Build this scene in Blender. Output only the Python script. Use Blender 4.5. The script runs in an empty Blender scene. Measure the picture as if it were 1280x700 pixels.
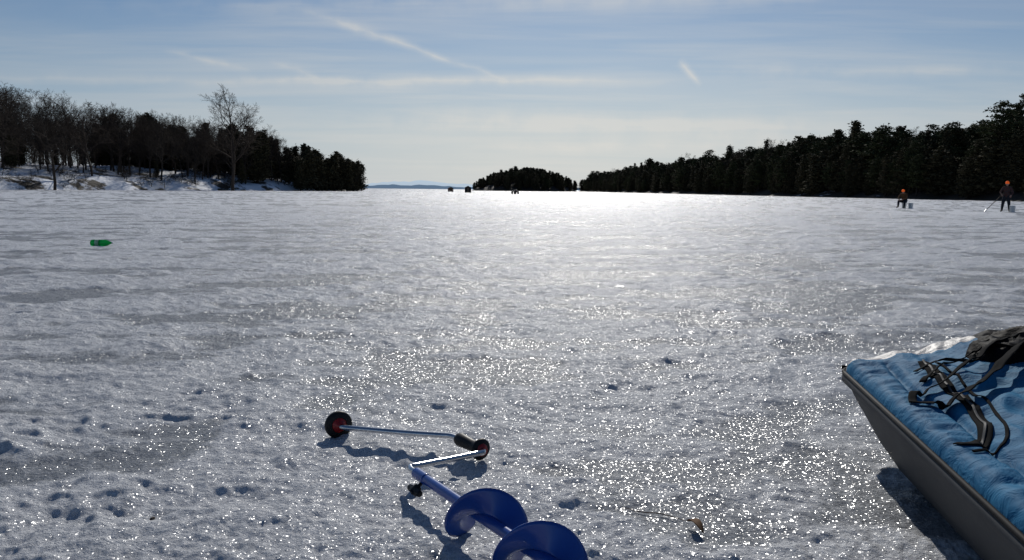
import bpy, bmesh, math, random
import numpy as np
from mathutils import Vector, Matrix, Quaternion
random.seed(7); RNG=np.random.default_rng(7)
S=bpy.context.scene
COL=S.collection

# ------------------------------------------------------------------ helpers
def link(o): COL.objects.link(o); return o
def empty(name,loc=(0,0,0),rotz=0):
    o=bpy.data.objects.new(name,None); o.location=loc; o.rotation_euler=(0,0,rotz); o.empty_display_size=.1
    return link(o)
def mesh_np(name,V,F,mats=(),smooth=True,midx=None):
    V=np.asarray(V,dtype=np.float32)
    me=bpy.data.meshes.new(name)
    F=np.asarray(F,dtype=np.int32); n=F.shape[1]
    me.vertices.add(len(V)); me.vertices.foreach_set('co',V.ravel())
    me.loops.add(F.size); me.loops.foreach_set('vertex_index',F.ravel())
    me.polygons.add(len(F)); me.polygons.foreach_set('loop_start',np.arange(0,F.size,n,dtype=np.int32))
    me.polygons.foreach_set('loop_total',np.full(len(F),n,dtype=np.int32))
    for m in mats: me.materials.append(m)
    if midx is not None: me.polygons.foreach_set('material_index',np.asarray(midx,dtype=np.int32))
    me.update(calc_edges=True); me.validate()
    me.polygons.foreach_set('use_smooth',[smooth]*len(me.polygons))
    return me
def obj(name,me,parent=None,loc=(0,0,0)):
    o=bpy.data.objects.new(name,me); o.location=loc; link(o)
    if parent: o.parent=parent
    return o
def grid_faces(nu,nv,closed_u=False):
    i=np.arange(nu if closed_u else nu-1)[:,None]; j=np.arange(nv-1)[None,:]
    i2=(i+1)%nu
    a=i*nv+j; b=i2*nv+j; c=i2*nv+j+1; d=i*nv+j+1
    return np.stack([a,b,c,d],-1).reshape(-1,4)
def perlin(x,y,seed=0):
    x=np.asarray(x,float); y=np.asarray(y,float)
    xi=np.floor(x).astype(np.int64); yi=np.floor(y).astype(np.int64); xf=x-xi; yf=y-yi
    def g(ix,iy,dx,dy):
        h=(ix*374761393+iy*668265263+seed*974126177)&0xffffffff
        h=((h^(h>>13))*1274126177)&0xffffffff; h=(h^(h>>16))&0xffffffff
        a=h*(2*math.pi/4294967296.0)
        return np.cos(a)*dx+np.sin(a)*dy
    u=xf*xf*xf*(xf*(xf*6-15)+10); v=yf*yf*yf*(yf*(yf*6-15)+10)
    n00=g(xi,yi,xf,yf); n10=g(xi+1,yi,xf-1,yf); n01=g(xi,yi+1,xf,yf-1); n11=g(xi+1,yi+1,xf-1,yf-1)
    return 1.5*((n00*(1-u)+n10*u)*(1-v)+(n01*(1-u)+n11*u)*v)
def sstep(a,b,x):
    t=np.clip((x-a)/(b-a),0,1); return t*t*(3-2*t)

class NT:
    def __init__(s,nt): s.nt=nt
    def n(s,t,**k):
        nd=s.nt.nodes.new(t)
        for a,b in k.items():
            setattr(nd,a,b)
        return nd
    def l(s,a,b): s.nt.links.new(a,b)
    def setin(s,sock,v):
        if isinstance(v,bpy.types.NodeSocket): s.l(v,sock)
        elif v is not None: sock.default_value=v
    def math(s,op,a,b=None,c=None,clamp=False):
        nd=s.n('ShaderNodeMath',operation=op,use_clamp=clamp)
        s.setin(nd.inputs[0],a); s.setin(nd.inputs[1],b); 
        if c is not None: s.setin(nd.inputs[2],c)
        return nd.outputs[0]
    def vmath(s,op,a,b=None):
        nd=s.n('ShaderNodeVectorMath',operation=op); s.setin(nd.inputs[0],a)
        if b is not None: s.setin(nd.inputs[1],b)
        return nd.outputs['Value'] if op in('DOT_PRODUCT','LENGTH') else nd.outputs[0]
    def noise(s,vec,scale,detail=3,rough=.5,dist=0):
        nd=s.n('ShaderNodeTexNoise'); s.setin(nd.inputs['Vector'],vec)
        nd.inputs['Scale'].default_value=scale; nd.inputs['Detail'].default_value=detail
        nd.inputs['Roughness'].default_value=rough; nd.inputs['Distortion'].default_value=dist
        return nd.outputs['Fac']
    def ramp(s,f,stops):
        nd=s.n('ShaderNodeValToRGB'); s.setin(nd.inputs[0],f)
        cr=nd.color_ramp
        while len(cr.elements)<len(stops): cr.elements.new(.5)
        for e,(p,c) in zip(cr.elements,stops):
            e.position=p; e.color=(c,c,c,1) if not hasattr(c,'__len__') else (*c,1)
        return nd.outputs[0]
    def mixc(s,f,a,b,mode='MIX'):
        nd=s.n('ShaderNodeMix',data_type='RGBA',blend_type=mode)
        s.setin(nd.inputs[0],f)
        for i,v in((6,a),(7,b)):
            s.setin(nd.inputs[i],v if isinstance(v,bpy.types.NodeSocket) else (*v,1))
        return nd.outputs[2]
    def bump(s,h,strength,dist,normal=None):
        nd=s.n('ShaderNodeBump'); s.setin(nd.inputs['Height'],h); s.setin(nd.inputs['Strength'],strength)
        nd.inputs['Distance'].default_value=dist
        if normal: s.l(normal,nd.inputs['Normal'])
        return nd.outputs[0]
def newmat(name):
    m=bpy.data.materials.new(name); m.use_nodes=True
    t=NT(m.node_tree); p=m.node_tree.nodes['Principled BSDF']; return m,t,p
def mat(name,c,c2=None,rough=.6,scale=8,metal=0,bump=0,bscale=30,bdist=.01,coat=0,spec=None,detail=4):
    m,t,p=newmat(name)
    tc=t.n('ShaderNodeTexCoord').outputs['Object']
    f=t.noise(tc,scale,detail,.6)
    f=t.ramp(f,[(.3,0),(.7,1)])
    t.l(t.mixc(f,c,c2 or tuple(x*.7 for x in c)),p.inputs['Base Color'])
    p.inputs['Roughness'].default_value=rough; p.inputs['Metallic'].default_value=metal
    if coat: p.inputs['Coat Weight'].default_value=coat; p.inputs['Coat Roughness'].default_value=.1
    if spec is not None: p.inputs['Specular IOR Level'].default_value=spec
    if bump: t.l(t.bump(t.noise(tc,bscale,4,.6),bump,bdist),p.inputs['Normal'])
    return m

# ------------------------------------------------------------------ camera
H=1.0; PITCH=math.atan(.113); ROLL=math.radians(.6)
cam=bpy.data.cameras.new('camera'); cam.sensor_width=36; cam.lens=28.1; cam.clip_start=.05; cam.clip_end=60000
co=link(bpy.data.objects.new('camera',cam))
co.matrix_world=Matrix.Translation((0,0,H))@Matrix.Rotation(math.pi/2-PITCH,4,'X')@Matrix.Rotation(ROLL,4,'Z')
S.camera=co
S.view_settings.view_transform='Standard'; S.view_settings.look='None'; S.view_settings.exposure=0; S.view_settings.gamma=1

# ------------------------------------------------------------------ sun + world
SUN_EL=math.radians(30); SUN_AZ=math.radians(5)
sd=Vector((math.sin(SUN_AZ)*math.cos(SUN_EL),math.cos(SUN_AZ)*math.cos(SUN_EL),math.sin(SUN_EL)))
sl=bpy.data.lights.new('sun','SUN'); sl.energy=2.95; sl.angle=math.radians(.53); sl.color=(1,.955,.885)
so=link(bpy.data.objects.new('sun',sl)); so.rotation_euler=sd.to_track_quat('Z','Y').to_euler(); so.location=(20,200,120)
W=bpy.data.worlds.new('World'); S.world=W; W.use_nodes=True
t=NT(W.node_tree); bg=W.node_tree.nodes['Background']
sky=t.n('ShaderNodeTexSky'); sky.sky_type='NISHITA'; sky.sun_disc=False
sky.sun_elevation=SUN_EL; sky.sun_rotation=SUN_AZ; sky.air_density=1.0; sky.dust_density=.3; sky.ozone_density=2.0; sky.altitude=50
gen=t.n('ShaderNodeTexCoord').outputs['Generated']
sep=t.n('ShaderNodeSeparateXYZ'); t.l(gen,sep.inputs[0]); X,Y,Z=sep.outputs
yy=t.math('MAXIMUM',Y,.05)
a=t.math('DIVIDE',X,yy); e=t.math('DIVIDE',Z,yy)
front=t.ramp(Y,[(.0,0),(.25,1)])
def comb(x,y,z=0.):
    c=t.n('ShaderNodeCombineXYZ'); t.setin(c.inputs[0],x); t.setin(c.inputs[1],y); t.setin(c.inputs[2],z); return c.outputs[0]
zz=t.math('ADD',t.math('MAXIMUM',Z,0.),.05)
px=t.math('DIVIDE',X,zz); py=t.math('DIVIDE',Y,zz)
cn=t.noise(comb(t.math('MULTIPLY',px,.22),t.math('MULTIPLY',py,.8)),1.0,5,.55,.6)
cir=t.ramp(cn,[(.42,0),(.72,1)])
cn2=t.noise(comb(t.math('MULTIPLY',a,2.2),t.math('MULTIPLY',e,34)),1.0,5,.55,.4)
cir2=t.ramp(cn2,[(.45,0),(.72,1)])
hz=t.ramp(e,[(0.,0),(.03,.6),(.08,1),(.2,.5),(.5,.3)])
acc=t.math('ADD',t.math('MULTIPLY',cir,.42),t.math('MULTIPLY',t.math('MULTIPLY',cir2,hz),.75))
wob=t.noise(comb(t.math('MULTIPLY',a,14),t.math('MULTIPLY',e,14)),1.,3)
wob2=t.noise(comb(t.math('MULTIPLY',a,30),t.math('MULTIPLY',e,30),3.),1.,3)
aw=t.math('ADD',a,t.math('MULTIPLY',t.math('SUBTRACT',wob,.5),.014)); ew=t.math('ADD',e,t.math('MULTIPLY',t.math('SUBTRACT',wob,.5),.014))
def streak(a0,e0,a1,e1,w0,w1,st):
    # soft contrail / cloud streak between two sky directions, width grows w0->w1
    global acc
    L=math.hypot(a1-a0,e1-e0); dx,dy=(a1-a0)/L,(e1-e0)/L
    pa=t.math('SUBTRACT',aw,a0); pe=t.math('SUBTRACT',ew,e0)
    s_=t.math('ADD',t.math('MULTIPLY',pa,dx),t.math('MULTIPLY',pe,dy))
    q=t.math('ABSOLUTE',t.math('SUBTRACT',t.math('MULTIPLY',pa,dy),t.math('MULTIPLY',pe,dx)))
    sn=t.math('DIVIDE',s_,L)
    w=t.math('ADD',w0,t.math('MULTIPLY',sn,w1-w0))
    prof=t.math('SUBTRACT',1.,t.math('DIVIDE',q,t.math('MAXIMUM',w,.0005)),clamp=True)
    prof=t.math('MULTIPLY',prof,prof)
    ends=t.ramp(sn,[(0,0),(.25,1),(.7,1),(1,0)])
    f=t.math('MULTIPLY',t.math('MULTIPLY',prof,ends),t.math('MULTIPLY',t.ramp(wob2,[(.3,.35),(.6,1)]),st))
    acc=t.math('ADD',acc,f)
streak(-.26,.215,.01,.127,.014,.006,.85)
streak(-.43,.165,-.32,.140,.009,.006,.75)
streak(-.30,.155,-.23,.128,.010,.009,.5)
streak(.200,.160,.230,.128,.012,.007,1.)
streak(-.40,.130,.22,.134,.009,.012,.85)
streak(-.25,.083,.50,.078,.03,.04,.95)
streak(-.12,.050,.50,.062,.014,.025,.75)
streak(.2,.145,.66,.152,.015,.025,.5)
streak(-.75,.13,.0,.128,.014,.016,.5)
streak(-.6,.215,.5,.235,.03,.03,.35)
streak(-.25,.03,.3,.022,.012,.02,.4)
acc=t.math('MULTIPLY',t.math('MINIMUM',acc,1.),front)
skyc=t.mixc(1.,sky.outputs[0],(.66,.84,1.04),'MULTIPLY')
# pale haze layer low over the lake
el=t.math('MAXIMUM',Z,0.)
hazef=t.math('MULTIPLY',t.ramp(el,[(0,1),(.05,.85),(.12,.46),(.22,.0)]),.92)
sunp=t.math('MAXIMUM',t.vmath('DOT_PRODUCT',gen,tuple(Vector((math.sin(SUN_AZ),math.cos(SUN_AZ),0)))),0.)
sunp=t.math('POWER',sunp,5.)
hazec=t.mixc(sunp,(6.0,7.6,9.5),(12.3,12.7,12.8))
skyc=t.mixc(hazef,skyc,hazec)
cloudc=t.mixc(sunp,(7.0,8.1,9.3),(14.4,14.0,13.1))
t.l(t.mixc(t.math('MULTIPLY',acc,.66),skyc,cloudc),bg.inputs['Color'])
bg.inputs['Strength'].default_value=.05

# ------------------------------------------------------------------ frozen lake
def lake_height(x,y,sp):
    """sp = local sample spacing; octaves finer than it are faded out"""
    def f(l): return 1-sstep(l*.3,l*.8,sp)
    xr=x*math.cos(.35)+y*math.sin(.35); yr=-x*math.sin(.35)+y*math.cos(.35)
    wx=x+.05*perlin(x/.5,y/.5,11)+.006*perlin(x/.13,y/.13,13); wy=y+.05*perlin(x/.5,y/.5,12)+.006*perlin(x/.13,y/.13,14)
    T=perlin(xr/2.2,yr/1.0,1)+.80*perlin(wx/.55,wy/.36,2)+.30*perlin(wx/.2,wy/.15,3)
    big=perlin(x/9.,y/6.,21)
    near=.7*np.exp(-((x-1.0)/.8)**2-((y-2.9)/1.0)**2)+.9*np.exp(-((x-2.8)/1.3)**2-((y-5.4)/.9)**2)  # glazed melt area by the sled
    snow=sstep(-.52,.30,T+.30*big-.42*near+.06)
    l1=perlin(wx/.42,wy/.30,4); b1=perlin(wx/.19,wy/.15,5)
    b2=perlin(wx/.085,wy/.07,16); b3=perlin(x/.045,y/.040,7); b4=perlin(x/.022,y/.021,8)
    rg=np.clip(.30-np.abs(perlin(wx/.30,wy/.16,17)),0,1)*sstep(-.2,.3,perlin(x/1.1,y/.7,18))   # broken crust ridges
    h=.024*l1*f(.42)+.0105*b1*f(.19)+.0085*b2*f(.08)+.0066*b3*f(.045)+.0040*b4*f(.021)+.040*rg*f(.12)
    h=h*(.25+.75*snow)+.013*snow
    h+=.022*perlin(xr/3.5,yr/1.6,9)*.6
    return h,snow
th_f=np.radians(np.linspace(-40,40,940))
th_b=np.radians(np.linspace(40,320,72))[1:-1]
th=np.concatenate([th_f,th_b])
r=np.concatenate([[.001,.2,.5,.9],np.geomspace(1.3,45,900),np.geomspace(45,9000,130)[1:]])
R,TH=np.meshgrid(r,th,indexing='ij')
x=R*np.sin(TH); y=R*np.cos(TH)
sp=np.gradient(r)[:,None]*np.ones_like(TH); sp=np.minimum(sp,1e3)
sp=np.maximum(sp,R*np.radians(80/940)); 
h,snow=lake_height(x,y,sp)
h=np.where(R>3000,0,h)
V=np.stack([x,y,h],-1).reshape(-1,3)
F=grid_faces(len(r),len(th))
i=np.arange(len(r)-1); n=len(th)
Fc=np.stack([i*n+n-1,(i+1)*n+n-1,(i+1)*n,i*n],-1)
F=np.concatenate([F,Fc])[:,::-1]
m,t,p=newmat('snow_crusted_ice')
tc=t.n('ShaderNodeTexCoord').outputs['Object']
at=t.n('ShaderNodeAttribute',attribute_name='snow').outputs['Fac']
nf=t.noise(tc,9,4,.65); nfine=t.noise(tc,60,4,.8); 
nstr=t.n('ShaderNodeMapping'); t.l(tc,nstr.inputs[0]); nstr.inputs['Rotation'].default_value=(0,0,.35); nstr.inputs['Scale'].default_value=(.16,.9,1)
nband=t.noise(nstr.outputs[0],1.,4,.6)
sn=t.math('ADD',at,t.math('MULTIPLY',t.math('SUBTRACT',nf,.5),2.1)); sn=t.math('ADD',sn,t.math('MULTIPLY',t.math('SUBTRACT',nband,.5),1.0))
sn=t.ramp(sn,[(.15,0),(.8,1)])
snc=t.mixc(t.ramp(nfine,[(.35,0),(.65,1)]),(.53,.55,.585),(.81,.825,.85))
icc=t.mixc(t.ramp(nfine,[(.35,0),(.7,1)]),(.15,.165,.185),(.45,.465,.49))
t.l(t.mixc(sn,icc,snc),p.inputs['Base Color'])
p.inputs['Roughness'].default_value=.55
p.inputs['IOR'].default_value=1.31; p.inputs['Specular IOR Level'].default_value=.22
hh_=t.math('ADD',t.math('MULTIPLY',nfine,.030),t.math('MULTIPLY',nf,.055))
b1=t.bump(hh_,.9,1.0)
b2_=t.bump(nf,.5,.05)
t.l(b1,p.inputs['Normal'])
# ice crystal facets: each Voronoi cell has its own tilt
def facets(scale,amt,rough,base):
    vor=t.n('ShaderNodeTexVoronoi'); t.l(tc,vor.inputs['Vector']); vor.inputs['Scale'].default_value=scale
    tilt=t.vmath('SUBTRACT',vor.outputs['Color'],(.5,.5,.5))
    sc=t.n('ShaderNodeVectorMath',operation='SCALE'); t.l(tilt,sc.inputs[0]); sc.inputs['Scale'].default_value=amt
    nn=t.vmath('NORMALIZE',t.vmath('ADD',base,sc.outputs[0]))
    gl=t.n('ShaderNodeBsdfGlossy'); gl.inputs['Roughness'].default_value=rough; t.l(nn,gl.inputs['Normal'])
    gl.inputs['Color'].default_value=(.97,.98,1,1); return gl.outputs[0]
mx=t.n('ShaderNodeMixShader')
fac=t.math('ADD',.026,t.math('MULTIPLY',t.math('SUBTRACT',1.,sn),.055))
t.l(fac,mx.inputs[0]); t.l(p.outputs[0],mx.inputs[1]); t.l(facets(150,.9,.18,b2_),mx.inputs[2])
out=[q for q in m.node_tree.nodes if q.type=='OUTPUT_MATERIAL'][0]; t.l(mx.outputs[0],out.inputs[0])
me=mesh_np('frozen_lake',V,F,[m])
at_=me.attributes.new('snow','FLOAT','POINT'); at_.data.foreach_set('value',snow.ravel().astype(np.float32))
obj('frozen_lake',me)
def lh(x,y): return float(lake_height(np.array([x]),np.array([y]),np.array([.004]))[0][0])

# ------------------------------------------------------------------ land masses
def poly_sd(x,y,P):
    P=np.array(P,float); d=np.full(x.shape,1e9); ins=np.zeros(x.shape,bool)
    for k in range(len(P)):
        ax,ay=P[k]; bx,by=P[(k+1)%len(P)]
        ex,ey=bx-ax,by-ay; tt=np.clip(((x-ax)*ex+(y-ay)*ey)/(ex*ex+ey*ey),0,1)
        d=np.minimum(d,np.hypot(x-ax-tt*ex,y-ay-tt*ey))
        c=((ay>y)!=(by>y))&(x<(bx-ax)*(y-ay)/((by-ay) if by!=ay else 1e-9)+ax); ins^=c
    return np.where(ins,d,-d)
def land_h(x,y,P,hm,w,seed):
    x=np.asarray(x,float);y=np.asarray(y,float)
    d=poly_sd(x,y,P)+2.5*perlin(x/9,y/9,seed)
    z=hm*(1-np.exp(-np.clip(d,0,None)/w))+.8*sstep(0,4,d)
    z+=sstep(0,8,d)*(.9*perlin(x/14,y/14,seed+1)+.35*perlin(x/4,y/4,seed+2))
    return np.where(d>0,z,-.6+.0*d),d
def land(name,P,hm,w,seed,res,m,bb):
    xs=np.arange(bb[0],bb[1],res); ys=np.arange(bb[2],bb[3],res)
    X_,Y_=np.meshgrid(xs,ys,indexing='ij'); z,d=land_h(X_,Y_,P,hm,w,seed)
    me=mesh_np(name,np.stack([X_,Y_,z],-1).reshape(-1,3),grid_faces(len(xs),len(ys)),[m])
    return obj(name,me)
def groundmat(name,thr,dirt=(.05,.038,.025),snowc=(.80,.82,.86)):
    m,t,p=newmat(name); tc=t.n('ShaderNodeTexCoord').outputs['Object']
    f=t.ramp(t.noise(tc,.14,6,.65),[(thr-.02,1),(thr+.03,0)])
    d=t.mixc(t.noise(tc,1.5,4),dirt,tuple(c*.5 for c in dirt))
    t.l(t.mixc(f,d,snowc),p.inputs['Base Color']); p.inputs['Roughness'].default_value=.8
    t.l(t.bump(t.noise(tc,1.2,5),.6,.3),p.inputs['Normal']); return m
PL=[(-150,100),(-118,118),(-98,146),(-86,172),(-74,200),(-64,228),(-56,252),(-50,262),(-56,284),(-80,320),(-160,380),(-330,380),(-330,100)]
PR=[(140,60),(104,95),(79,122),(73,190),(67,320),(63,500),(60,740),(120,900),(420,900),(420,60)]
PI=[(9+41*math.cos(k*math.pi/10),630+50*math.sin(k*math.pi/10)) for k in range(20)]
HL=(6.5,26,41); HR=(6.,30,51); HI=(10.,26,61)
land('snowy_shore_hill',PL,*HL,2.,groundmat('shore_snow',.55),(-330,-40,90,390))
land('wooded_shore_hill',PR,*HR,4.,groundmat('forest_floor',.34,(.05,.038,.025)),(50,420,60,900))
land('island_terrain',PI,*HI,4.,groundmat('island_floor',.25,(.03,.024,.016)),(-44,62,570,690))

# ------------------------------------------------------------------ trees
def frame(d):
    d=d/np.linalg.norm(d); up=np.array([0,0,1.]) if abs(d[2])<.9 else np.array([1.,0,0])
    u=np.cross(d,up); u/=np.linalg.norm(u); return u,np.cross(d,u)
def tube(Vs,Fs,pts,rad,n):
    base=len(Vs)
    for k,(q,rr) in enumerate(zip(pts,rad)):
        dd=pts[min(k+1,len(pts)-1)]-pts[max(k-1,0)]; u,v=frame(dd)
        for j in range(n):
            an=2*math.pi*j/n; Vs.append(q+rr*(math.cos(an)*u+math.sin(an)*v))
    for k in range(len(pts)-1):
        for j in range(n):
            a=base+k*n+j; b=base+k*n+(j+1)%n; Fs.append((a,b,b+n,a+n))
def bare_tree(seed,Ht,spread=1.,lean=0,minr=.016):
    rg=random.Random(seed); Vs=[];Fs=[]
    def rnd(s): return np.array([rg.gauss(0,s) for _ in range(3)])
    def br(p,d,L,rad,lev):
        n=[7,4,3,2,2][lev]; pts=[p]; rs=[rad]; dirs=[d]
        for k in range(n):
            d=d+rnd([.07,.16,.2,.22,.2][lev])+np.array([0,0,[.05,.10,.06,.03,.02][lev]]); d/=np.linalg.norm(d)
            p=p+d*L/n; pts.append(p); dirs.append(d)
            rs.append(max(rad*(1-(.72 if lev==0 else .8)*(k+1)/n),minr*.8))
        tube(Vs,Fs,pts,rs,[7,5,3,3,3][lev])
        if lev==4: return
        kids=[11,7,6,5][lev]
        for c in range(kids):
            f=(.26 if lev==0 else .2)+(.74 if lev==0 else .8)*(c+rg.random())/kids; f=min(f,.999)
            k=int(f*n); q=pts[k]+(pts[k+1]-pts[k])*(f*n-k); dd=dirs[k+1]
            u,v=frame(dd); an=c*2.4+rg.random()*1.2
            sp=math.radians([rg.uniform(30,62),rg.uniform(28,60),rg.uniform(28,60),rg.uniform(25,60)][lev])*spread
            nd=dd*math.cos(sp)+(u*math.cos(an)+v*math.sin(an))*math.sin(sp)
            LL=L*([.50,.52,.55,.5][lev])*(1.15-.55*f)*rg.uniform(.75,1.2)
            rr=max((rs[k]*.62),minr)
            br(q,nd,LL,rr,lev+1)
    br(np.zeros(3)-np.array([0,0,.5]),np.array([lean,0,1.]),Ht*.86,Ht*.0155,0)
    return Vs,Fs
m_bark=mat('bark',(.06,.047,.037),(.038,.031,.026),.9,3,spec=.1)
m_bark2=mat('twig_bark',(.08,.06,.047),(.05,.038,.03),.9,3,spec=.1)
def leafmat(name,c1,c2):
    m=mat(name,c1,c2,.85,1.2,spec=.05,detail=2); return m
m_pine=leafmat('pine_needles',(.070,.076,.034),(.040,.044,.022))
m_cedar=leafmat('cedar_foliage',(.080,.068,.038),(.046,.042,.024))
bares=[]
for k,(Ht,spd,ln) in enumerate([(17,1.0,.0),(19,.8,.05),(15,1.15,-.05),(20,.7,.0),(14,1.0,.08),(16,.85,-.08),(12,1.1,.0)]):
    v,f=bare_tree(100+k,Ht,spd,ln); bares.append((mesh_np('bare_tree_mesh',v,f,[m_bark2 if k%2 else m_bark]),Ht))
def conifer(seed,Ht,kind):
    rg=np.random.default_rng(seed); Vs=[];Fs=[]
    n=8; pts=[np.array([.25*math.sin(k*.9+seed),.2*math.cos(k*1.3+seed),-.5+(Ht+.3)*k/n])*np.array([1 if k else 0,1 if k else 0,1]) for k in range(n+1)]
    rs=[Ht*.016*(1-.9*k/n)+.02 for k in range(n+1)]
    tube(Vs,Fs,pts,rs,6)
    nt=len(Fs)
    TV=[];
    def clump(c,sx,sz,cnt,size):
        o=rg.normal(0,1,(cnt,3))*np.array([sx,sx,sz])*.5+c
        for q in o:
            s=size*rg.uniform(.6,1.3); a=rg.normal(0,1,3); a/=np.linalg.norm(a); b=rg.normal(0,1,3); b-=a*np.dot(a,b); b/=np.linalg.norm(b)
            a[2]*=.6; TV.append((q-a*s*.5-b*s*.3,q+a*s*.5-b*s*.25,q+b*s*.55+a*s*.1))
    zb={'pine':.22,'cedar':.03,'spruce':.08}[kind]
    nb={'pine':50,'cedar':90,'spruce':100}[kind]
    gaps=rg.uniform(0,1,40)
    for k in range(nb):
        f=zb+(1-zb)*(k+rg.random())/nb
        z=f*Ht; g=(f-zb)/(1-zb)
        if kind=='pine':
            prof=math.sin(math.pi*min(1,g*.82+.16))**.7*(.55+.9*gaps[int(g*22)]); Lb=Ht*.17*prof+.35; up=.25*rg.uniform(-.4,1.2)
        elif kind=='cedar':
            prof=(1-g)**.6*(.75+.5*gaps[int(g*15)]); Lb=Ht*.15*prof+.15; up=.5
        else:
            prof=(1-g)**.85*(.8+.4*gaps[int(g*18)]); Lb=Ht*.17*prof+.12; up=-.15
        an=k*2.39996+rg.uniform(-.5,.5); Lb*=rg.uniform(.7,1.25)
        dv=np.array([math.cos(an),math.sin(an),up]); 
        kk=min(int(f*n),n-1); base=pts[kk]+(pts[kk+1]-pts[kk])*(f*n-kk); base=np.array([base[0],base[1],z])
        tip=base+dv*Lb
        tube(Vs,Fs,[base,base+dv*Lb*.5+np.array([0,0,-.03*Lb]),tip],[.05,.035,.015],3)
        nc=max(2,int(Lb/.42))
        for j in range(nc):
            q=base+(tip-base)*((.25 if kind=='pine' else .1)+(.85 if kind=='pine' else .95)*(j+.5)/nc)
            if kind=='pine': clump(q+np.array([0,0,.08]),.85,.34,16,.46)
            elif kind=='cedar': clump(q,.55,.55,10,.42)
            else: clump(q,.6,.35,10,.42)
    clump(np.array([pts[-1][0],pts[-1][1],Ht-.2]),.25,.7,16,.3)
    nV=len(Vs); quads=Fs
    V=np.array(Vs+[q for tr in TV for q in tr]); 
    bm=[tuple(f) for f in quads]+[(nV+3*i,nV+3*i+1,nV+3*i+2) for i in range(len(TV))]
    me=bpy.data.meshes.new(kind); me.from_pydata([tuple(q) for q in V],[],bm)
    me.materials.append(m_bark); me.materials.append(m_pine if kind=='pine' else m_cedar)
    me.polygons.foreach_set('material_index',[0]*len(quads)+[1]*len(TV)); me.update()
    return me,Ht
pines=[conifer(200+k,h_,'pine') for k,h_ in enumerate([15,13,16,12,14])]
cedars=[conifer(300+k,h_,'cedar') for k,h_ in enumerate([8,10,7,9])]
spruces=[conifer(400+k,h_,'spruce') for k,h_ in enumerate([12,10,14])]
def put(name,var,x,y,z,height,parent=None,rz=None,wid=1.):
    me,Ht=var; s=height/Ht
    o=bpy.data.objects.new(name,me); o.location=(x,y,z); o.scale=(s*wid,s*wid,s)
    o.rotation_euler=(0,0,random.uniform(0,6.28) if rz is None else rz); link(o)
    if parent: o.parent=parent
    return o
def lz(x_,y_,P,Hh):
    z_,d_=land_h([x_],[y_],P,*Hh); return float(z_[0]),float(d_[0])
woods=empty('bare_woods')
hY=[(100,22),(150,20.5),(175,17.5),(200,16.5),(225,15),(245,12.5),(262,9.5),(300,9)]
def hmax(Y): return float(np.interp(Y,[q[0] for q in hY],[q[1] for q in hY]))
cnt=0; tries=0
while cnt<380 and tries<20000:
    tries+=1
    x_=random.uniform(-230,-48); y_=random.uniform(118,340)
    if x_/y_< -.80: continue
    z_,d_=lz(x_,y_,PL,HL)
    lim=5 if y_>185 else 12+ (185-y_)*.25
    if d_<lim or d_>85: continue
    if random.random()<(d_/85)*.5: continue
    hh=hmax(y_)*random.uniform(.62,1.02)
    if y_>238 and random.random()<.6: continue
    put('bare_tree_in_woods',random.choice(bares),x_,y_,z_,hh,woods,wid=random.uniform(.8,1.2)); cnt+=1
cw=empty('cedar_thicket')
cnt=0;tries=0
while cnt<215 and tries<20000:
    tries+=1
    x_=random.uniform(-200,-46); y_=random.uniform(165,330)
    z_,d_=lz(x_,y_,PL,HL)
    if d_<.8 or d_>50: continue
    far=y_>222
    if not far and random.random()<.85: continue
    if y_<200 and d_<20: continue
    hh=random.uniform(4,7.5) if not far else hmax(y_)*random.uniform(.7,1.08)
    put('cedar_in_thicket',random.choice(cedars if random.random()<.8 else spruces),x_,y_,z_,hh,cw,wid=1.25); cnt+=1
for k in range(26):
    f=k/25; x_=-62+ (12*f)+random.uniform(-2,1); y_=232+32*f+random.uniform(-1,3)
    z_,d_=lz(x_,y_,PL,HL); put('cedar_in_thicket',random.choice(cedars),x_,y_,max(z_,0),random.uniform(7,11)*(1.15-.3*f),cw,wid=1.3)
for (x_,y_,hh,k,wd) in [(-85.5,150,16,2,1.15),(-104,160,21,0,1.),(-110,166,21,3,1.),(-69,198,24,1,1.15),(-74,212,19,0,1.1),(-92,176,15,5,1.1),(-98,152,19,4,1.0),(-51.5,259,8.5,6,1.1),(-79,200,13,2,1.),(-101,152,20,1,.8)]:
    z_=lz(x_,y_,PL,HL)[0]; put('bare_tree',bares[k],x_,y_,max(z_,0),hh,wid=wd)
brush=empty('shoreline_brush')
for k in range(130):
    i=random.randint(1,7); f=random.random(); ax,ay=PL[i]; bx,by=PL[i+1]
    x_=ax+(bx-ax)*f-random.uniform(0,14); y_=ay+(by-ay)*f+random.uniform(-2,6)
    z_,d_=lz(x_,y_,PL,HL)
    if d_<0.5: continue
    put('brush_clump',bares[6] if k%2 else bares[2],x_,y_,z_-.4,random.uniform(1.6,3.4),brush,wid=1.7)
fr=empty('conifer_forest')
cnt=0;tries=0
def shx(y_): return float(np.interp(y_,[60,95,122,190,320,500,740,900],[140,104,79,73,67,63,60,120]))
while cnt<1300 and tries<60000:
    tries+=1
    y_=random.choice([random.uniform(95,300),random.uniform(200,560),random.uniform(450,860)])
    x_=shx(y_)+random.random()**1.4*48
    if x_/y_>.80: continue
    z_,d_=lz(x_,y_,PR,HR)
    if d_<.8: continue
    q=random.random()
    if d_<7: var=random.choice(cedars+spruces) if q<.75 else random.choice(pines); hh=random.uniform(6,10.5)
    else:
        var=random.choice(pines) if q<.5 else random.choice(spruces) if q<.8 else random.choice(cedars) if q<.92 else random.choice(bares)
        hh=random.uniform(8.5,13.)
        if random.random()<.12: hh*=1.2
    if y_<180: hh*=.93
    put('tree_in_forest',var,x_,y_,z_,hh,fr,wid=random.uniform(.9,1.4)); cnt+=1
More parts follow.
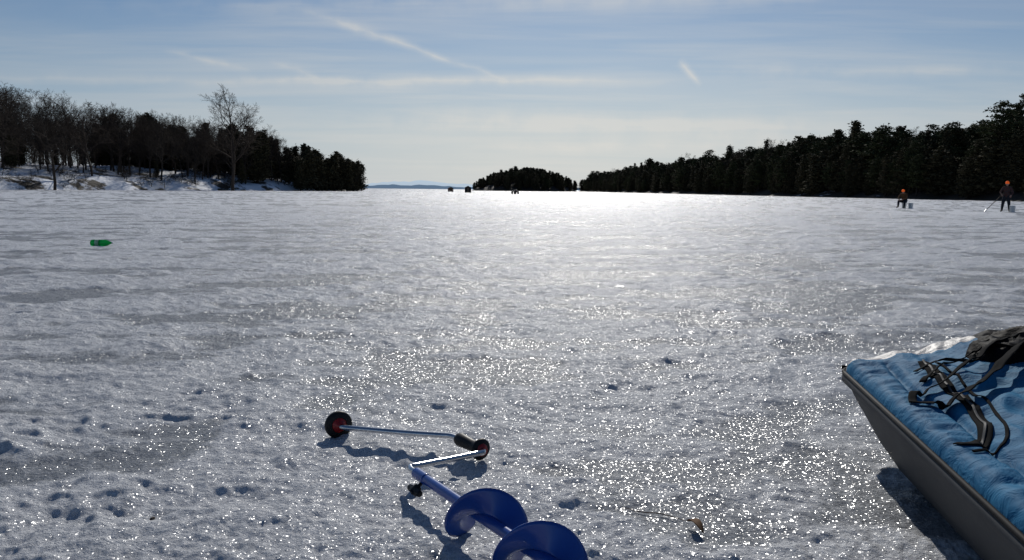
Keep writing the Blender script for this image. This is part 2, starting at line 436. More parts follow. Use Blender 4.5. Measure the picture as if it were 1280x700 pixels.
for k in range(150):   # dense edge of the wood along the water
    y_=100+ (k/150)**1.5*520+random.uniform(-1,1)*2; x_=shx(y_)+random.uniform(2.2,5)
    if x_/y_>.8: continue
    z_,d_=lz(x_,y_,PR,HR)
    put('tree_in_forest',random.choice(cedars),x_,y_,max(z_,0)-.3,random.uniform(4,8),fr,wid=1.7)
for (x_,y_,hh,k) in [(84,140,14.5,0),(96,152,15.5,2),(88,163,12.5,4),(81,178,13.5,1),(103,158,15.5,4)]:
    put('pine_tree',pines[k],x_,y_,lz(x_,y_,PR,HR)[0],hh,wid=1.25)
isl=empty('island_trees')
for k in range(360):
    an=random.uniform(0,6.28); rr=math.sqrt(random.random())*.98; x_=9+41*rr*math.cos(an); y_=630+50*rr*math.sin(an)
    z_,d_=lz(x_,y_,PI,HI)
    if d_<.3: continue
    hh=random.uniform(6.5,10.5)*(1-.35*((x_-12)/41)**2)
    put('island_tree',random.choice(cedars+spruces+pines[:2]),x_,y_,z_,hh,isl,wid=1.4)

# distant shore + mountains
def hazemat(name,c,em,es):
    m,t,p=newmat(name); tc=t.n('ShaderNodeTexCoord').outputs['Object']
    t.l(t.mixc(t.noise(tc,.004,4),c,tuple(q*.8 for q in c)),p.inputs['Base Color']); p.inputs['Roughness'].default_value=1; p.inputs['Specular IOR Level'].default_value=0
    p.inputs['Emission Color'].default_value=(*em,1); p.inputs['Emission Strength'].default_value=es; return m  # emission puts the airlight of distance into the surface colour
def ridge(name,x0,x1,y0,dep,hf,m,n=160):
    xs=np.linspace(x0,x1,n); V=[]
    for x_ in xs:
        hh=hf(x_); 
        for k,(dy,fz) in enumerate([(0,0),(dep*.25,.7),(dep*.5,1.),(dep,.0)]): V.append((x_,y0+dy,hh*fz-1.*(fz==0)))
    return obj(name,mesh_np(name,V,grid_faces(n,4),[m]))
pn=lambda x_,s,sd_: float(perlin(np.array([x_/s]),np.array([.37]),sd_)[0])
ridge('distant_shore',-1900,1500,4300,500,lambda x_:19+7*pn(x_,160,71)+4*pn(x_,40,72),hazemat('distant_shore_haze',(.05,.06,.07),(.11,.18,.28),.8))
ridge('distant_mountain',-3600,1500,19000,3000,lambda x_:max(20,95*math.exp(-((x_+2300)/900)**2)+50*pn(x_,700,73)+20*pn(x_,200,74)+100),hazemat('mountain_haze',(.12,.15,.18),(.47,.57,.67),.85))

# ------------------------------------------------------------------ curves -> tubes
def sweep(name,pts,rad,m,parent,res=8,n=14,cyclic=False):
    """smooth tube through points (Catmull-Rom)"""
    P=[np.array(q,float) for q in pts]; out=[];ro=[]
    rad=rad if hasattr(rad,'__len__') else [rad]*len(P)
    for i in range(len(P)-1):
        p0=P[max(i-1,0)];p1=P[i];p2=P[i+1];p3=P[min(i+2,len(P)-1)]
        for k in range(res):
            s=k/res; out.append(.5*((2*p1)+(-p0+p2)*s+(2*p0-5*p1+4*p2-p3)*s*s+(-p0+3*p1-3*p2+p3)*s**3)); ro.append(rad[i]*(1-s)+rad[i+1]*s)
    out.append(P[-1]); ro.append(rad[-1])
    out=[out[0]]+out+[out[-1]]; ro=[1e-4]+ro+[1e-4]
    Vs=[]; u=None
    for k,q in enumerate(out):
        d=out[min(k+1,len(out)-1)]-out[max(k-1,0)]
        if np.linalg.norm(d)<1e-9: d=out[min(k+2,len(out)-1)]-out[max(k-2,0)]
        d/=np.linalg.norm(d)
        if u is None: u,_=frame(d)
        u=u-d*np.dot(u,d); u/=np.linalg.norm(u); v=np.cross(d,u)
        for j in range(n):
            an=2*math.pi*j/n; Vs.append(q+ro[k]*(math.cos(an)*u+math.sin(an)*v))
    F=[]
    for k in range(len(out)-1):
        for j in range(n): a=k*n+j;b=k*n+(j+1)%n; F.append((a,b,b+n,a+n))
    return obj(name,mesh_np(name,Vs,F,[m]),parent)
def lathe(name,prof,c,axis,m,parent,n=36):
    """prof: list of (axial,radius)"""
    ax=np.array(axis,float); ax/=np.linalg.norm(ax); u,v=frame(ax); c=np.array(c,float); Vs=[]
    for j in range(n):
        an=2*math.pi*j/n
        for (h_,r_) in prof: Vs.append(c+ax*h_+r_*(math.cos(an)*u+math.sin(an)*v))
    return obj(name,mesh_np(name,Vs,grid_faces(n,len(prof),True),[m]),parent)

# ------------------------------------------------------------------ ice auger
m_chrome=mat('zinc_steel',(.62,.63,.65),(.5,.51,.53),.22,20,metal=1,bump=.05,bscale=200,bdist=.001)
m_blue=mat('blue_enamel',(.012,.075,.36),(.010,.055,.28),.30,6,coat=.4,bump=.06,bscale=60,bdist=.002)
m_blk=mat('black_rubber',(.010,.010,.011),(.016,.016,.016),.5,20,bump=.2,bscale=120,bdist=.002,spec=.25)
m_red=mat('red_plastic',(.35,.012,.012),(.28,.01,.01),.35,20)
m_steel=mat('blade_steel',(.5,.5,.52),(.35,.35,.37),.3,30,metal=1)
aug=empty('ice_auger')
D=np.array([.494,-.869,0.]); D/=np.linalg.norm(D)
B1=np.array([-.335,2.562,.080]); sd3=np.array([D[0],D[1],.050])
def sh(s): return B1+sd3*s
sweep('shaft',[sh(.075),sh(.3),sh(.6),sh(1.1)],[.0165]*4,m_blue,aug)
sweep('socket_sleeve',[sh(.065),sh(.10),sh(.145)],[.0185]*3,m_blue,aug)
B2=np.array([-.088,2.80,.058])
pad=np.array([-.685,3.10,.062]); padrod=pad+D*.045
B3=np.array([-.222,2.965,.064])
gd=(B3-B2); gd/=np.linalg.norm(gd)
pts=[sh(.13),sh(.05),sh(.018),B1+np.array([.004,.012,0]),B1+np.array([.022,.022,0]),
     B1+(B2-B1)*.5,B2-(B2-B1)*.10,B2-(B2-B1)*.03+gd*.004,B2+gd*.03,B2+gd*.12,B3-gd*.03,B3+gd*.0+np.array([-.01,0,0]),B3+np.array([-.05,.008,0]),
     B3+(padrod-B3)*.4+np.array([0,-.006,0]),B3+(padrod-B3)*.85+np.array([0,.0,0]),padrod+np.array([.015,.0,0]),padrod-D*.02,pad]
sweep('crank_rod',pts,.0105,m_chrome,aug,res=8,n=16)
lathe('push_pad',[(-.022,0),(-.022,.030),(-.018,.048),(-.008,.055),(.004,.055),(.010,.050),(.012,.030)],pad,D,m_blk,aug)
lathe('push_pad_cap',[(.008,.030),(.014,.026),(.016,.018),(.03,.016),(.032,.0)],pad,D,m_red,aug)
lathe('hand_grip',[(0,.0),(0,.034),(.006,.040),(.014,.040),(.020,.030),(.03,.022),(.06,.0215),(.10,.024),(.135,.026),(.15,.022),(.153,.010)],B2+gd*.022,gd,m_blk,aug)
lathe('grip_cap',[(-.005,.0),(-.005,.020),(.003,.024)],B2+gd*.020,gd,m_red,aug)
kc=sh(.135); kd=np.array([-.62,-.42,-.62]); kd/=np.linalg.norm(kd)
sweep('knob_bolt',[kc,kc+kd*.05],.006,m_blk,aug)
kk=kc+kd*.048; side=np.cross(kd,np.array([0,0,1.])); side/=np.linalg.norm(side)
sweep('wing_knob',[kk-side*.034,kk-side*.016,kk,kk+side*.016,kk+side*.034],[.010,.012,.015,.012,.010],m_blk,aug,n=12)
sweep('knob_hub',[kk-kd*.018,kk+kd*.012],[.013,.016],m_blk,aug)
def flight(s0,s1,Rr,pitch,ph,name):
    n=int(72*(s1-s0)/pitch); u=np.cross(D,[0,0,1.]); u/=np.linalg.norm(u); v=np.cross(u,D)
    Vs=[]; nr=9
    for k in range(n+1):
        s=s0+(s1-s0)*k/n; an=ph+2*math.pi*(s-s0)/pitch
        gr=min(1,(.35+k/n*18)) 
        for j in range(nr):
            q=j/(nr-1); r_=.014+(Rr*gr-.014)*q
            Vs.append(sh(s)-D*(.010*q*q)+r_*(math.cos(an)*u+math.sin(an)*v))
    o=obj(name,mesh_np(name,Vs,grid_faces(n+1,nr),[m_blue]),aug)
    md=o.modifiers.new('t','SOLIDIFY'); md.thickness=.0035; md.offset=0
    return o
flight(.365,1.08,.090,.28,math.radians(200),'spiral_flight')
e1=sh(1.10); lathe('cutting_head',[(-.01,.0),(-.01,.02),(.0,.03),(.006,.03),(.012,.02),(.05,.004),(.055,0)],e1,D,m_steel,aug,n=24)
u_=np.cross(D,[0,0,1.]); u_/=np.linalg.norm(u_); v_=np.cross(u_,D)
for sg in(-1,1):
    q=[e1+sg*u_*.02,e1+sg*u_*.092,e1+sg*u_*.088+D*.05+v_*.02*sg,e1+sg*u_*.02+D*.02+v_*.02*sg]
    o=obj('cutting_blade',mesh_np('cutting_blade',q,[(0,1,2,3)],[m_steel],False),aug); md=o.modifiers.new('t','SOLIDIFY'); md.thickness=.003

# ------------------------------------------------------------------ sled shelter
m_hull=mat('grey_polyethylene',(.06,.062,.066),(.045,.047,.05),.6,5,bump=.15,bscale=40,bdist=.003,spec=.2)
m_trim=mat('black_trim',(.012,.012,.013),(.02,.02,.02),.7,40,bump=.2,bscale=200,bdist=.001,spec=.1)
def fabric(name,c1,c2,rough=.8,spec=.12,fold=.55):
    m,t,p=newmat(name); tc=t.n('ShaderNodeTexCoord').outputs['Object']
    t.l(t.mixc(t.ramp(t.noise(tc,7,5,.6),[(.3,0),(.7,1)]),c1,c2),p.inputs['Base Color']); p.inputs['Roughness'].default_value=rough
    p.inputs['Specular IOR Level'].default_value=spec
    b=t.bump(t.noise(tc,600,2,.6),.15,.001); b=t.bump(t.noise(tc,13,4,.6,.8),fold,.02,b); t.l(b,p.inputs['Normal']); return m
m_fab=fabric('blue_nylon',(.012,.12,.25),(.020,.175,.33),.7,.10,.6)
m_silver=fabric('silver_lining',(.26,.25,.25),(.42,.41,.40),.5,.3,.9)
m_bfab=fabric('black_nylon',(.006,.006,.007),(.010,.010,.011),.6,.03,.5)
m_web=fabric('webbing',(.008,.008,.009),(.018,.018,.018),.9,.03,.1)
m_zip=fabric('zipper_tape',(.05,.05,.052),(.10,.10,.10),.6,.1,.1)
T0=np.array([1.34,3.18,0.]); dv=np.array([-.159,-.987,0.]); wv=np.array([.987,-.159,0.])
LEN,WID=2.15,1.15
sled=empty('ice_fishing_sled_shelter')
def loc(u,v,z): return T0+wv*u+dv*v+np.array([0,0,z])
RZ=.275
def outline(u0,u1,v0,v1,rc,n=16):
    pts=[]
    for (cu,cv,a0) in [(u0+rc,v0+rc,math.pi),(u1-rc,v0+rc,1.5*math.pi),(u1-rc,v1-rc,0),(u0+rc,v1-rc,.5*math.pi)]:
        for k in range(n): an=a0+.5*math.pi*k/(n-1); pts.append((cu+rc*math.cos(an),cv+rc*math.sin(an)))
    return pts
rings=[(.0,.0,.0,RZ-.007,.07),(-.012,-.012,-.012,RZ-.012,.08),(-.012,-.012,-.012,RZ-.035,.08),(.008,.01,.0,RZ-.038,.08),(.016,.05,.02,.21,.09),(.030,.10,.03,.175,.1),(.036,.12,.035,.165,.1),(.06,.24,.05,.10,.12),(.085,.38,.06,.05,.13),(.125,.50,.08,.012,.14),(.18,.58,.10,.0,.14),(.40,.9,.3,.0,.14)]
Vh=[];nr=None
for (iu,iv,ib,z,rc) in rings:
    o_=outline(iu,WID-iu,iv,LEN-ib,rc); nr=len(o_)
    for (u,v) in o_:
        zz_=z+(.02*max(0,1-v/.4)**2 if z>.1 else 0)
        Vh.append(loc(u,v,zz_+.004))
Vh=np.array(Vh).reshape(len(rings),nr,3).transpose(1,0,2).reshape(-1,3)
ho=obj('sled_hull',mesh_np('sled_hull',Vh,grid_faces(nr,len(rings),True),[m_hull]),sled)
def hc(u,v):
    u=np.asarray(u,float);v=np.asarray(v,float)
    eu=np.minimum(u,WID-u); ev=np.minimum(v,LEN-v)
    edge=np.minimum(eu,ev)
    roll=np.sqrt(np.clip(1-(1-np.clip(edge/.045,0,1))**2,0,1))
    z=RZ+.007+.02*np.clip(1-v/.4,0,1)**2+.055*roll
    z=z+.125*sstep(.03,.62,u)*sstep(-.06,.20,v+.10)*(1-.35*sstep(.6,1.4,v))*(1-sstep(.8,1.15,u)*.6)
    seam=np.exp(-((u-.115-.01*np.sin(v*9))/.013)**2); z=z-.022*seam*sstep(.1,.2,v)
    puck=np.exp(-((u-.06)/.06)**2); z=z+.009*puck*perlin(v/.09,u/.25,81)+.007*puck*perlin(v/.035,u/.15,85)
    z=z+.014*perlin(u/.16+.5*v,v/.28,82)*sstep(.1,.25,u)+.014*(1-2*np.abs(perlin(u/.17-.9*v,v/.26,83)))*sstep(.08,.2,u)
    z=z+.008*(1-2.2*np.abs(perlin(u/.08+1.5*v,v/.14-u*3,84)))*sstep(.10,.2,u)
    return z
nu,nv=190,300
uu=np.concatenate([np.linspace(0,.06,18),np.linspace(.06,WID-.02,nu-18)[1:],[WID]]); vv=np.concatenate([np.linspace(0,.06,16),np.linspace(.06,LEN,nv-16)[1:]])
U,Vv=np.meshgrid(uu,vv,indexing='ij'); 
Zc=hc(U,Vv)
cr=.07; du=np.clip(cr-U,0,None); dvv=np.clip(cr-Vv,0,None); 
dl=np.hypot(du,dvv); k_=np.where((du>0)&(dvv>0)&(dl>1e-6),np.maximum(du,dvv)/np.maximum(dl,1e-6),1.)
U2=np.where(du>0,cr-du*k_,U); V2=np.where(dvv>0,cr-dvv*k_,Vv)
VV=(T0[None,None]+wv[None,None]*U2[...,None]+dv[None,None]*V2[...,None]); VV[...,2]=Zc
F=grid_faces(len(uu),len(vv))[:,::-1]
Uc=(U[:-1,:-1]).ravel(); Vc=(Vv[:-1,:-1]).ravel()
frontw=.085+.10*sstep(.1,.45,Uc)+.03*perlin(Uc/.1,Uc*0+.3,91)
mi=np.where(Vc<frontw*.85,1,0); mi=np.where((Uc>.42+.04*perlin(Vc/.1,Vc*0+.7,92))&(Vc<.34),2,mi)
obj('insulated_cover',mesh_np('insulated_cover',VV.reshape(-1,3),F,[m_fab,m_silver,m_bfab],midx=mi),sled)
o_=outline(-.006,WID+.006,-.006,LEN,.075)
def rimz(v): return RZ+.02*max(0,1-v/.4)**2
sweep('rim_piping',[loc(u,v,rimz(v)+.003) for u,v in o_]+[loc(*o_[0],rimz(o_[0][1])+.003)],.008,m_trim,sled,res=2,n=8)
def ribbon(name,pts,w,m,off=.006,res=10):
    """flat strap laid over the cover; pts in sled (u,v,extra_z)"""
    P=[np.array(q,float) for q in pts]; out=[]
    for i in range(len(P)-1):
        p0=P[max(i-1,0)];p1=P[i];p2=P[i+1];p3=P[min(i+2,len(P)-1)]
        for k in range(res):
            s=k/res; out.append(.5*((2*p1)+(-p0+p2)*s+(2*p0-5*p1+4*p2-p3)*s*s+(-p0+3*p1-3*p2+p3)*s**3))
    out.append(P[-1]); out=np.array(out); Vs=[]
    for k in range(len(out)):
        d=out[min(k+1,len(out)-1)]-out[max(k-1,0)]; nrm=np.array([-d[1],d[0]]); nrm/=max(np.linalg.norm(nrm),1e-9)
        for j in range(-2,3):
            u=out[k,0]+nrm[0]*w*.25*j; v=out[k,1]+nrm[1]*w*.25*j
            Vs.append(loc(u,v,float(hc(max(u,.0),v))+off+out[k,2]+ (j*.5*.25*w if out[k,2]>.01 else 0)))
    o=obj(name,mesh_np(name,Vs,grid_faces(len(out),5),[m]),sled)
    md=o.modifiers.new('t','SOLIDIFY'); md.thickness=.003; md.offset=1
    return o
ribbon('sewn_webbing',[(.215,.27,0),(.20,.45,0),(.19,.62,0),(.175,.82,0),(.15,.98,0),(.10,1.09,0),(.03,1.12,0)],.035,m_web)
ribbon('zipper',[(.215,.27,.005),(.20,.45,.005),(.19,.62,.005),(.175,.82,.005),(.15,.98,.005),(.10,1.09,.005)],.007,m_zip)
ribbon('sewn_webbing_edge',[(.25,.30,0),(.245,.45,0),(.235,.62,0),(.22,.82,0),(.19,1.0,0),(.14,1.13,0),(.05,1.17,0)],.008,m_web)
ribbon('carry_strap',[(.05,.70,.004),(.11,.77,.012),(.20,.74,.03),(.32,.62,.05),(.45,.47,.05),(.58,.34,.03),(.7,.3,.02)],.038,m_web)
ribbon('carry_strap_loop',[(.05,.70,.004),(.08,.62,.01),(.17,.58,.02),(.30,.50,.045),(.42,.36,.045),(.55,.28,.03)],.025,m_web)
ribbon('loose_strap',[(.14,.50,.004),(.22,.42,.02),(.32,.46,.03),(.40,.38,.04),(.48,.50,.04),(.62,.55,.03)],.022,m_web)
ribbon('buckle_strap',[(.16,.36,.002),(.24,.33,.01),(.34,.36,.02),(.42,.28,.03)],.018,m_web)
nb_=80; U_,V_=np.meshgrid(np.linspace(0,1,nb_),np.linspace(0,1,nb_),indexing='ij')
rr_=np.hypot(U_-.5,V_-.5)*2; zb_=.038*np.sqrt(np.clip(1-rr_**2,0,1))*(1+.5*perlin(U_*4,V_*4,95))+.018*(1-2*np.abs(perlin(U_*7,V_*5,96)))
un=.34+.66*U_; vn=.12+.46*V_+.0*U_
zz_=hc(un,vn)+np.where(rr_<1,zb_,-.02)
VV=T0[None,None]+wv[None,None]*un[...,None]+dv[None,None]*vn[...,None]; VV[...,2]=zz_
obj('black_bag',mesh_np('black_bag',VV.reshape(-1,3),grid_faces(nb_,nb_)[:,::-1],[m_bfab]),sled)

# ------------------------------------------------------------------ green bottle
m_,t,p=newmat('green_plastic'); tc=t.n('ShaderNodeTexCoord').outputs['Object']
t.l(t.mixc(t.noise(tc,9),(.01,.45,.08),(.02,.6,.12)),p.inputs['Base Color']); p.inputs['Roughness'].default_value=.12; p.inputs['Transmission Weight'].default_value=.55; p.inputs['IOR'].default_value=1.2
m_lab=mat('bottle_label',(.5,.6,.45),(.1,.4,.12),.5,14)
m_cap=mat('bottle_cap',(.75,.76,.75),(.6,.6,.6),.5,14)
bt=empty('green_bottle',(-6.75,13.1,.062),math.radians(8))
lathe('bottle_body',[(-.16,0),(-.165,.03),(-.15,.05),(-.12,.054),(-.02,.052),(.0,.054),(.06,.054),(.10,.045),(.135,.024),(.155,.015),(.17,.014)],(0,0,0),(1,0,0),m_,bt)
lathe('bottle_label',[(-.09,.0545),(-.03,.0545)],(0,0,0),(1,0,0),m_lab,bt)
lathe('bottle_cap',[(.165,.0),(.165,.018),(.185,.018),(.185,.0)],(0,0,0),(1,0,0),m_cap,bt)

# ------------------------------------------------------------------ leaf / twigs on the snow
m_leaf=mat('dry_leaf',(.16,.09,.045),(.09,.05,.03),.8,40,spec=.1)
def leaf(name,x_,y_,L,rz,wd=.3,curl=.35):
    Vs=[];n=14
    for k in range(n):
        f=k/(n-1); w=L*wd*math.sin(math.pi*min(1,f*.95+.03))**.8
        for j in (-1,0,1): Vs.append((f*L-.5*L,j*w*.5,.010+abs(j)*w*curl+.012*math.sin(f*3.1)))
    o=obj(name,mesh_np(name,Vs,grid_faces(n,3),[m_leaf]),None,(x_,y_,lh(x_,y_)+.002)); o.rotation_euler=(0,0,rz)
    md=o.modifiers.new('t','SOLIDIFY'); md.thickness=.0015
leaf('dead_leaf',.545,2.25,.085,math.radians(110))
tw=empty('broken_twig')
sweep('twig_stem',[(x_,y_,lh(x_,y_)+.005+dz) for x_,y_,dz in [(.36,2.40,.004),(.41,2.385,.0),(.46,2.36,.004),(.50,2.335,.002),(.53,2.30,.006)]],[.0008,.0016,.0016,.0014,.0008],m_leaf,tw,n=6)
m_dbr=mat('wet_debris',(.07,.05,.035),(.03,.02,.015),.8,60)
def crumb(name,x_,y_,s):
    bm=bmesh.new(); bmesh.ops.create_icosphere(bm,subdivisions=2,radius=s)
    for v_ in bm.verts: v_.co*=random.uniform(.6,1.2); v_.co.z*=.5
    me=bpy.data.meshes.new(name); bm.to_mesh(me); bm.free(); me.materials.append(m_dbr); obj(name,me,None,(x_,y_,lh(x_,y_)+s*.3))
crumb('bark_fragment',-1.08,2.32,.010)

# ------------------------------------------------------------------ distant shanties and vehicle
m_sh=mat('dark_canvas',(.03,.028,.03),(.015,.015,.018),.8,2,spec=.1)
m_shr=mat('shanty_red',(.10,.03,.02),(.06,.02,.015),.8,2)
m_wd=mat('shanty_wood',(.12,.08,.05),(.07,.05,.03),.8,2)
def shanty(x_,y_,w,d_,hh,m,rz=.1,gable=True):
    e_=empty('ice_fishing_shanty',(x_,y_,0),rz)
    bm=bmesh.new()
    def q(*c): return bm.faces.new([bm.verts.new(k) for k in c])
    a,b=w/2,d_/2; rh=hh*.78
    q((-a,-b,.1),(a,-b,.1),(a,-b,rh),(0,-b,hh),(-a,-b,rh)); q((a,b,.1),(-a,b,.1),(-a,b,rh),(0,b,hh),(a,b,rh))
    q((a,-b,.1),(a,b,.1),(a,b,rh),(a,-b,rh)); q((-a,b,.1),(-a,-b,.1),(-a,-b,rh),(-a,b,rh))
    me=bpy.data.meshes.new('walls'); bm.to_mesh(me); bm.free(); me.materials.append(m); obj('walls',me,e_)
    bm=bmesh.new()
    q2=lambda *c: bm.faces.new([bm.verts.new(k) for k in c])
    q2((-a-.1,-b-.1,rh-.05),(0,-b-.1,hh+.03),(0,b+.1,hh+.03),(-a-.1,b+.1,rh-.05)); q2((0,-b-.1,hh+.03),(a+.1,-b-.1,rh-.05),(a+.1,b+.1,rh-.05),(0,b+.1,hh+.03))
    me=bpy.data.meshes.new('roof'); bm.to_mesh(me); bm.free(); me.materials.append(m_sh); o=obj('roof',me,e_); md=o.modifiers.new('t','SOLIDIFY'); md.thickness=.06
    for nm,(x0,x1,z0,z1) in {'door':(-.35,.35,.15,1.4)}.items():
        me=mesh_np(nm,[(x0,-b-.02,z0),(x1,-b-.02,z0),(x1,-b-.02,z1),(x0,-b-.02,z1)],[(0,1,2,3)],[m_wd],False); obj(nm,me,e_)
    for sx in (-1,1): sweep('runner',[(sx*a*.8,-b-.3,.22),(sx*a*.8,-b-.1,.08),(sx*a*.8,b,.06)],.05,m_sh,e_,n=6)
shanty(-12.6,225,1.7,2.2,1.9,m_sh); shanty(-22.5,290,1.6,1.8,1.7,m_shr,.3); shanty(-95,201,2.4,2.2,2.,m_wd,.5)
m_tyre=mat('tyre_rubber',(.015,.015,.015),(.02,.02,.02),.8,10)
m_atv=mat('atv_plastic',(.05,.02,.02),(.03,.012,.012),.4,10)
atv=empty('all_terrain_vehicle',(.5,185,0),.5)
for sx in(-.45,.45):
    for sy in(-.6,.6): lathe('wheel',[(-.12,.0),(-.12,.2),(-.1,.28),(.1,.28),(.12,.2),(.12,0)],(sx,sy,.28),(1,0,0),m_tyre,atv,n=18)
sweep('body',[(0,-.95,.55),(0,-.6,.72),(0,-.1,.62),(0,.4,.75),(0,.9,.62)],[.12,.30,.22,.28,.12],m_atv,atv)
sweep('handlebar',[(-.35,-.42,1.08),(-.15,-.38,1.0),(.15,-.38,1.0),(.35,-.42,1.08)],.02,m_tyre,atv)
sweep('steering_post',[(0,-.35,1.0),(0,-.5,.7)],.04,m_tyre,atv)
sweep('seat',[(0,-.15,.84),(0,.2,.86),(0,.6,.9)],[.12,.17,.12],m_tyre,atv)
for sx in(-1,1):
    sweep('fender',[(sx*.42,-.95,.5),(sx*.43,-.6,.66),(sx*.42,-.25,.5)],[.05,.12,.05],m_atv,atv); sweep('fender',[(sx*.42,.25,.5),(sx*.43,.6,.66),(sx*.42,.95,.5)],[.05,.12,.05],m_atv,atv)
sweep('cargo_rack',[(-.4,.65,.98),(.4,.65,.98)],.03,m_tyre,atv)

# ------------------------------------------------------------------ people
m_skin=mat('skin',(.45,.25,.18),(.38,.2,.15),.5,20)
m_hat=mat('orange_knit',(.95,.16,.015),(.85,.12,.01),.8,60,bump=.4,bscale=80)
_p=m_hat.node_tree.nodes['Principled BSDF']; _p.inputs['Emission Color'].default_value=(1,.13,.01,1); _p.inputs['Emission Strength'].default_value=.28  # glow added to the knit so the backlit hats stay bright
m_jk1=mat('dark_plaid_jacket',(.05,.045,.05),(.09,.03,.02),.85,14,spec=.1)
m_pt1=mat('dark_trousers',(.025,.028,.038),(.018,.02,.026),.85,6,spec=.1)
m_jk2=mat('brown_canvas_coat',(.14,.075,.035),(.09,.05,.025),.85,6,spec=.1)
m_boot=mat('boot_leather',(.02,.017,.015),(.03,.025,.02),.6,10)
m_hair=mat('brown_hair',(.04,.025,.015),(.03,.02,.012),.7,30)
m_eye=mat('eye',(.03,.02,.02),(.02,.02,.02),.2,30)
def skinmesh(name,J,E,parent,mats,assign,sub=1,root=0):
    me=bpy.data.meshes.new(name); me.from_pydata([j[0] for j in J],E,[]); me.update()
    o=obj(name,me,parent); md=o.modifiers.new('s','SKIN'); md.use_smooth_shade=True
    sv=me.skin_vertices[0].data
    for k,j in enumerate(J):
        r_=j[1]; sv[k].radius=r_ if hasattr(r_,'__len__') else (r_,r_); sv[k].use_root=(k==root)
    o.modifiers.new('b','SUBSURF').levels=sub; o.modifiers['b'].render_levels=sub
    dg=bpy.context.evaluated_depsgraph_get(); ev=o.evaluated_get(dg); nm=bpy.data.meshes.new_from_object(ev)
    o.modifiers.clear(); o.data=nm; nm.materials.clear()
    for m in mats: nm.materials.append(m)
    for pl in nm.polygons:
        pl.material_index=assign(pl.center); pl.use_smooth=True
    return o
def person(name,loc_,rz,pose,jacket,trousers):
    root=empty(name,loc_,rz); P=pose
    J=[(P['pelvis'],(.17,.13)),(P['waist'],(.165,.125)),(P['chest'],(.20,.14)),(P['neck'],(.065,.065))]
    E=[(0,1),(1,2),(2,3)]
    for s in('L','R'):
        b=len(J); J+=[(P['sh'+s],(.088,.088)),(P['el'+s],(.066,.066)),(P['wr'+s],(.047,.047))]; E+=[(2,b),(b,b+1),(b+1,b+2)]
        b=len(J); J+=[(P['hp'+s],(.118,.118)),(P['kn'+s],(.085,.085)),(P['an'+s],(.062,.062)),(P['to'+s],(.052,.045))]; E+=[(0,b),(b,b+1),(b+1,b+2),(b+2,b+3)]
    segs=[(Vector(J[i][0]),Vector(J[k][0])) for (i,k) in E]
    def assign(c):
        best=None;bd=9
        for k,(A,B) in enumerate(segs):
            f=max(0,min(1,(c-A).dot(B-A)/(B-A).length_squared)); d_=(c-(A+(B-A)*f)).length
            if d_<bd: bd=d_;best=(k,f)
        k,f=best
        if k<3: return 0
        g=(k-3)%7; 
        if g<3: return 0
        if g==3: return 0 if f<.35 else 1
        if g==4: return 1
        if g==5: return 1 if f<.72 else 2
        return 2
    skinmesh('body',J,E,root,[jacket,trousers,m_boot],assign,2)
    for s in('L','R'):
        w=Vector(P['wr'+s]); d_=(w-Vector(P['el'+s])).normalized(); up=Vector(P.get('palm'+s,(0,0,-1))); side=d_.cross(up).normalized(); up=side.cross(d_)
        J2=[(w-d_*.02,.03),(w+d_*.05,(.038,.02)),(w+d_*.085,(.04,.018))]; E2=[(0,1),(1,2)]
        for f,(off,L) in enumerate([(-.030,.062),(-.010,.072),(.010,.068),(.029,.052)]):
            b=len(J2); q=w+d_*.088+side*off
            J2+=[(q,.010),(q+d_*L*.4+up*.012,.0095),(q+d_*L*.6+up*.035,.009),(q+d_*L*.55+up*.055,.008)]; E2+=[(2,b),(b,b+1),(b+1,b+2),(b+2,b+3)]
        b=len(J2); q=w+d_*.035-side*.035
        J2+=[(q,.012),(q+d_*.03-side*.02+up*.02,.011),(q+d_*.055-side*.01+up*.035,.009)]; E2+=[(1,b),(b,b+1),(b+1,b+2)]
        skinmesh('hand_'+s.lower(),J2,E2,root,[m_skin],lambda c:0,1)
    hd=empty('head',P['head'],0); hd.parent=root; hd.rotation_euler=P.get('headrot',(0,0,0))
    bm=bmesh.new(); bmesh.ops.create_uvsphere(bm,u_segments=28,v_segments=20,radius=1)
    for v_ in bm.verts:
        x_,y_,z_=v_.co; 
        wx_=.078*(1-.28*max(0,-z_)**1.5); v_.co=Vector((x_*wx_,y_*.096*(1-.12*max(0,-z_))-(.012*max(0,-z_) if y_<0 else 0),z_*.118))
        if y_<-.8 and abs(x_)<.18 and -.35<z_<.1: v_.co.y-=.022*(1-abs(x_)/.18)*(1-abs(z_+.15)/.3)
        if y_<-.7 and .02<z_<.2 and .15<abs(x_)<.5: v_.co.y+=.008
    me=bpy.data.meshes.new('face'); bm.to_mesh(me); bm.free(); me.materials.append(m_skin); me.polygons.foreach_set('use_smooth',[True]*len(me.polygons)); obj('face',me,hd)
    for sx in(-1,1):
        lathe('eye',[(-.008,0),(-.006,.008),(0,.011),(.006,.008),(.008,0)],(sx*.030,-.083,.012),(0,1,0),m_eye,hd,n=10)
        sweep('ear',[(sx*.078,.0,.025),(sx*.088,.012,.01),(sx*.083,.008,-.02),(sx*.076,0,-.03)],[.006,.010,.008,.005],m_skin,hd,n=8)
    sweep('mouth',[(-.024,-.088,-.052),(0,-.093,-.050),(.024,-.088,-.052)],[.002,.004,.002],m_red,hd,n=6)
    lathe('hair',[(-.03,.0795),(-.01,.084),(.03,.086)],(0,.012,0),(0,0,1),m_hair,hd,n=24)
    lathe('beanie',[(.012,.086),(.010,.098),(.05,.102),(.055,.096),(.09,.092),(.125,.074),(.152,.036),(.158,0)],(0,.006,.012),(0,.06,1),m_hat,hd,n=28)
    return root
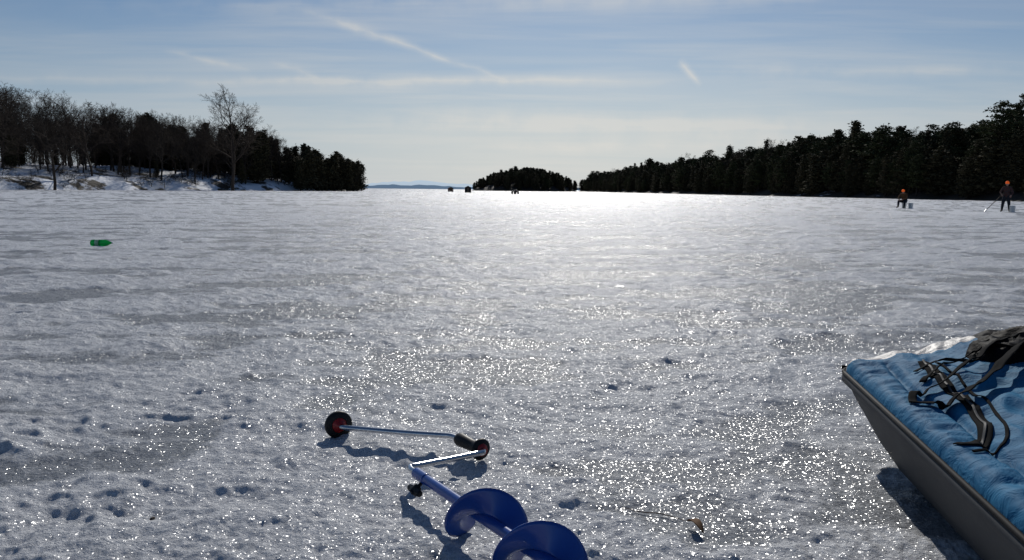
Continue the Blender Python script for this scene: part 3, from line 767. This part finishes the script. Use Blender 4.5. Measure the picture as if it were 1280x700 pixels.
stand=dict(pelvis=(0,0,.92),waist=(0,0,1.10),chest=(0,-.02,1.33),neck=(0,-.02,1.50),head=(0,-.045,1.63),
 shL=(.19,-.01,1.39),elL=(.30,-.04,1.13),wrL=(.24,-.24,.98),shR=(-.19,-.01,1.39),elR=(-.30,-.07,1.14),wrR=(-.22,-.30,1.02),
 hpL=(.10,0,.86),knL=(.15,-.05,.50),anL=(.19,.03,.11),toL=(.22,-.15,.05),hpR=(-.10,0,.86),knR=(-.15,-.03,.50),anR=(-.19,.04,.11),toR=(-.22,-.14,.05),headrot=(.25,0,0))
SX,SY=28.6,46.6
RZ_=math.radians(-35)
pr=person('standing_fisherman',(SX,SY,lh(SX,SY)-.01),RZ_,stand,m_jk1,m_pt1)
sit=dict(pelvis=(0,0,.50),waist=(0,-.04,.66),chest=(0,-.14,.86),neck=(0,-.20,1.01),head=(0,-.25,1.12),
 shL=(.19,-.15,.92),elL=(.27,-.32,.70),wrL=(.15,-.50,.62),shR=(-.19,-.15,.92),elR=(-.27,-.32,.70),wrR=(-.13,-.50,.60),
 hpL=(.11,-.02,.47),knL=(.20,-.42,.50),anL=(.20,-.44,.11),toL=(.23,-.62,.05),hpR=(-.11,-.02,.47),knR=(-.20,-.42,.50),anR=(-.20,-.44,.11),toR=(-.23,-.62,.05),headrot=(.45,0,0))
QX,QY=26.7,54.8
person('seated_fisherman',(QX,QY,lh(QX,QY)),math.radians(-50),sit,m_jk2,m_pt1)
m_buck=mat('white_bucket_plastic',(.78,.78,.76),(.7,.7,.68),.45,8)
def bucket(x_,y_):
    e_=empty('plastic_bucket',(x_,y_,lh(x_,y_)))
    lathe('pail',[(0,0),(0,.125),(.01,.13),(.34,.148),(.345,.158),(.375,.158),(.375,.145),(.30,.142),(.02,.122),(.02,0)],(0,0,0),(0,0,1),m_buck,e_)
    sweep('handle',[(-.15,0,.35),(-.12,-.12,.22),(0,-.17,.17),(.12,-.12,.22),(.15,0,.35)],.004,m_steel,e_,n=6)
bucket(QX,QY+.0); bucket(SX+.12,SY-.45); bucket(QX+.28,QY-.35)
# long ice chisel held in the right hand, its blade resting on the ice
hx,hy=-.235,-.39
gx=SX+hx*math.cos(RZ_)-hy*math.sin(RZ_); gy=SY+hx*math.sin(RZ_)+hy*math.cos(RZ_); gz=.97
ch=empty('ice_chisel')
tip=np.array([SX-1.42,SY-.35,.02]); hand=np.array([gx,gy,gz]); ax_=hand-tip
sweep('handle',[tip+ax_*.12,hand+ax_*.18],.018,m_wd,ch,n=8)
sweep('blade',[tip,tip+ax_*.13],[.03,.022],m_steel,ch,n=6)
